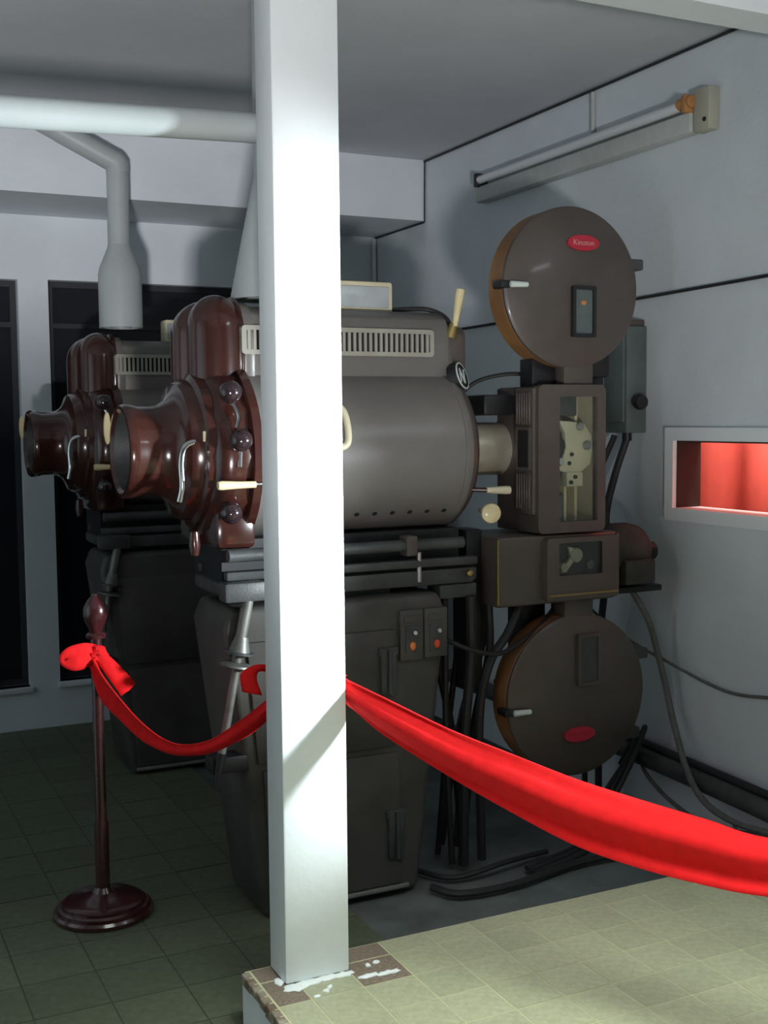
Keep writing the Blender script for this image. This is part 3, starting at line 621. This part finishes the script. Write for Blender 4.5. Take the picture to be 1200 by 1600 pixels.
obj('hose', tube(bmesh.new(), [(2.78, 3.69, 1.45), (2.72, 3.71, 1.3), (2.68, 3.72, 1.15), (2.68, 3.70, 1.0), (2.69, 3.75, .6), (2.69, 3.75, .02)], .012, n=8), 'cable', t)
# fluorescent fitting on the right wall
t = thing('fluorescent_lamp', 'unlit fluorescent batten with one tube high on the right wall', 'lamp', (XW, 4.0, 2.6))
obj('batten', B(2.79, XW - .001, 3.29, 4.76, 2.505, 2.575, bev=.008), 'batten', t)
obj('reflector', prism(bmesh.new(), [(XW - .001, 2.575), (XW - .001, 2.64), (2.835, 2.64), (2.83, 2.575)], 'y', 3.29, 4.74), 'batten', t)
obj('tube', tube(bmesh.new(), [(2.79, 3.34, 2.602), (2.79, 4.72, 2.602)], .0185, n=18, smooth=False), 'tube', t)
obj('end_plate', B(2.80, XW - .001, 3.205, 3.285, 2.50, 2.645, bev=.006), 'plate', t)
obj('screw', cyl(bmesh.new(), (2.797, 3.225, 2.535), (2.802, 3.225, 2.535), .008, n=12), 'black', t)
for y in (3.30, 4.725):
    h = obj('lamp_holder', B(2.768, 2.835, y - .012, y + .012, 2.57, 2.632, bev=.006), 'orange' if y < 4 else 'black', t)
obj('starter', cyl(bmesh.new(), (2.79, 3.275, 2.607), (2.79, 3.345, 2.607), .021, n=18, bev=.003), 'orange', t)
obj('feed_conduit', tube(bmesh.new(), [(2.838, 3.92, 2.575), (2.838, 3.92, 2.80)], .009, n=10, smooth=False), 'batten', t)

# ------------------------------------------------------------------ stanchions
def stanchion(x, y, z, label):
    t = thing('stanchion', label, 'stanchion', (x, y, z), 'barrier stanchions')
    o = (x, y, z)
    obj('base', lathe(bmesh.new(), o, (0, 0, 1), [(0, 0), (.148, 0), (.153, .006), (.153, .014), (.147, .022), (.138, .022), (.138, .030), (.132, .036), (.124, .036), (.124, .043), (.114, .049), (.100, .050), (.06, .060), (.034, .070), (.024, .085), (0, .085)], 48), 'maroon', t, smooth=R(28))
    obj('pole', lathe(bmesh.new(), (x, y, z + .08), (0, 0, 1), [(0, 0), (.022, 0), (.0225, .2), (.018, .22), (.0165, .80), (0, .80)], 24), 'maroon', t)
    obj('collar', lathe(bmesh.new(), (x, y, z + .86), (0, 0, 1), [(.012, 0), (.030, .004), (.032, .014), (.024, .022), (.012, .022)], 24), 'maroon', t)
    obj('finial', lathe(bmesh.new(), (x, y, z + .88), (0, 0, 1), [(0, 0), (.018, 0), (.022, .015), (.03, .03), (.038, .055), (.036, .08), (.024, .10), (.012, .112), (.010, .118), (0, .121)], 28), 'maroon', t)
    return t
S1 = (.758, 3.582); S2 = (1.085, 2.955); S3 = (2.18, 1.10)
stanchion(*S1, 0, 'dark maroon barrier stanchion standing alone on the left floor')
stanchion(*S3, PZ, 'dark maroon barrier stanchion on the tiled platform, right outside the frame')
def sash(name, label, pts, group, seed=0):
    """pts: (x, y, ztop, zbot, depth) along the run; a folded strip of cloth"""
    b = bmesh.new(); K = 10; rows = []
    up_ = [Vector((p[0], p[1], p[2])) for p in pts]; lo_ = [Vector((p[0], p[1], p[3])) for p in pts]
    U, L = spline(up_, 8), spline(lo_, 8)
    for i, (a, c) in enumerate(zip(U, L)):
        d = (U[min(i + 1, len(U) - 1)] - U[max(i - 1, 0)]); d.z = 0; d.normalize(); nrm = Vector((d.y, -d.x, 0))
        if nrm.y > 0: nrm = -nrm
        h = (a - c).length; row = []
        for k in range(K + 1):
            t = k / K
            off = h * (.13 * math.sin(t * PI) + (.11 * math.sin(t * 2 * PI * 1.5 + seed + i * .03)) + .05 * math.sin(t * 2 * PI * 2.3 + 1 + i * .05))
            row.append(b.verts.new(a.lerp(c, t) + nrm * off))
        # back return: the strip is folded over itself at the top
        rows.append(row)
    for r0, r1 in zip(rows, rows[1:]):
        for k in range(K): b.faces.new((r0[k], r0[k + 1], r1[k + 1], r1[k]))
    o = obj(name, b, 'ribbon', origin=pts[0][:3], smooth=R(80)); md = o.modifiers.new('thick', 'SOLIDIFY'); md.thickness = .004
    tag(o, label, 'ribbon', group); return o
def knot(sash_o, x, y, z, tail=None, loop=None):
    b = sphere(bmesh.new(), (x, y - .02, z), .032, 16, 1.0, .8, 1.1)
    for v in b.verts: v.co += (v.co - Vector((x, y, z))).normalized() * .004 * math.sin(v.co.z * 190 + v.co.x * 150)
    obj('knot', b, 'ribbon', sash_o)
    b = bmesh.new(); ring_prism(b, ell(x, y, .027, .027, 20), ell(x, y, .020, .020, 20), 'z', z - .022, z + .022); obj('wrap', b, 'ribbon', sash_o)
    for pts, ww in (tail or []):
        bm = bmesh.new(); q = spline(pts, 6); prev = None
        for i, p in enumerate(q):
            w_ = ww[0] + (ww[1] - ww[0]) * i / (len(q) - 1)
            d = (q[min(i + 1, len(q) - 1)] - q[max(i - 1, 0)]).normalized()
            s = d.cross(Vector((.3, -1, 0)).normalized()).normalized()
            r = [bm.verts.new(p + s * w_ * t + Vector((0, -.006 * math.cos(t * 4), 0))) for t in (-1, -.5, 0, .5, 1)]
            if prev:
                for k in range(4): bm.faces.new((prev[k], prev[k + 1], r[k + 1], r[k]))
            prev = r
        o = obj('tail', bm, 'ribbon', sash_o, smooth=R(80)); md = o.modifiers.new('thick', 'SOLIDIFY'); md.thickness = .003
s1 = sash('ribbon', 'red cloth ribbon sagging between left stanchion and pillar', [(.745, 3.565, .832, .775), (.766, 3.497, .768, .680), (.803, 3.382, .698, .629), (.834, 3.287, .655, .597), (.864, 3.195, .631, .590), (.894, 3.106, .633, .602), (.931, 2.991, .67, .634), (.967, 2.881, .735, .687), (.993, 2.803, .788, .733), (1.03, 2.73, .85, .80)], 'red ribbons', .5)
knot(s1, S1[0], S1[1], .812, tail=[([(.745, 3.56, .825), (.715, 3.545, .835), (.675, 3.545, .828), (.662, 3.55, .812), (.69, 3.54, .800), (.735, 3.55, .81)], (.022, .024)), ([(.755, 3.545, .82), (.79, 3.52, .775), (.835, 3.50, .71)], (.018, .030))])
b = sphere(bmesh.new(), (1.03, 2.728, .85), .02, 14)
obj('knot', b, 'ribbon', s1)
s2 = sash('ribbon', 'wide red cloth ribbon sagging from pillar to the right over the platform', [(1.06, 2.728, .90, .85), (1.13, 2.722, .90, .84), (1.166, 2.690, .895, .828), (1.168, 2.62, .884, .815), (1.176, 2.589, .876, .805), (1.221, 2.523, .849, .755), (1.318, 2.381, .792, .681), (1.41, 2.247, .750, .621), (1.498, 2.12, .712, .572), (1.58, 2.0, .686, .549), (1.658, 1.886, .666, .539), (1.733, 1.778, .648, .538), (1.90, 1.55, .66, .56), (2.05, 1.32, .78, .70), (2.165, 1.125, .95, .90)], 'red ribbons', 2.2)
bm = bmesh.new(); q = spline([(1.05, 2.735, .885), (.985, 2.74, .905), (.952, 2.735, .89), (.958, 2.73, .845)], 6); prev = None
for i, p in enumerate(q):
    wv = .010 + .016 * i / len(q)
    r = [bm.verts.new(p + Vector((t * wv * min(1, i / 12), -.004 * math.cos(t * 3), -t * wv * max(.3, 1 - i / 12)))) for t in (-1, -.5, 0, .5, 1)]
    if prev:
        for k in range(4): bm.faces.new((prev[k], prev[k + 1], r[k + 1], r[k]))
    prev = r
o = obj('tail', bm, 'ribbon', s2, smooth=R(80)); md = o.modifiers.new('thick', 'SOLIDIFY'); md.thickness = .003
obj('hook', tube(bmesh.new(), [(1.05, 2.70, .87), (1.05, 2.728, .87), (1.05, 2.732, .89)], .005, n=8), 'metal', pil)
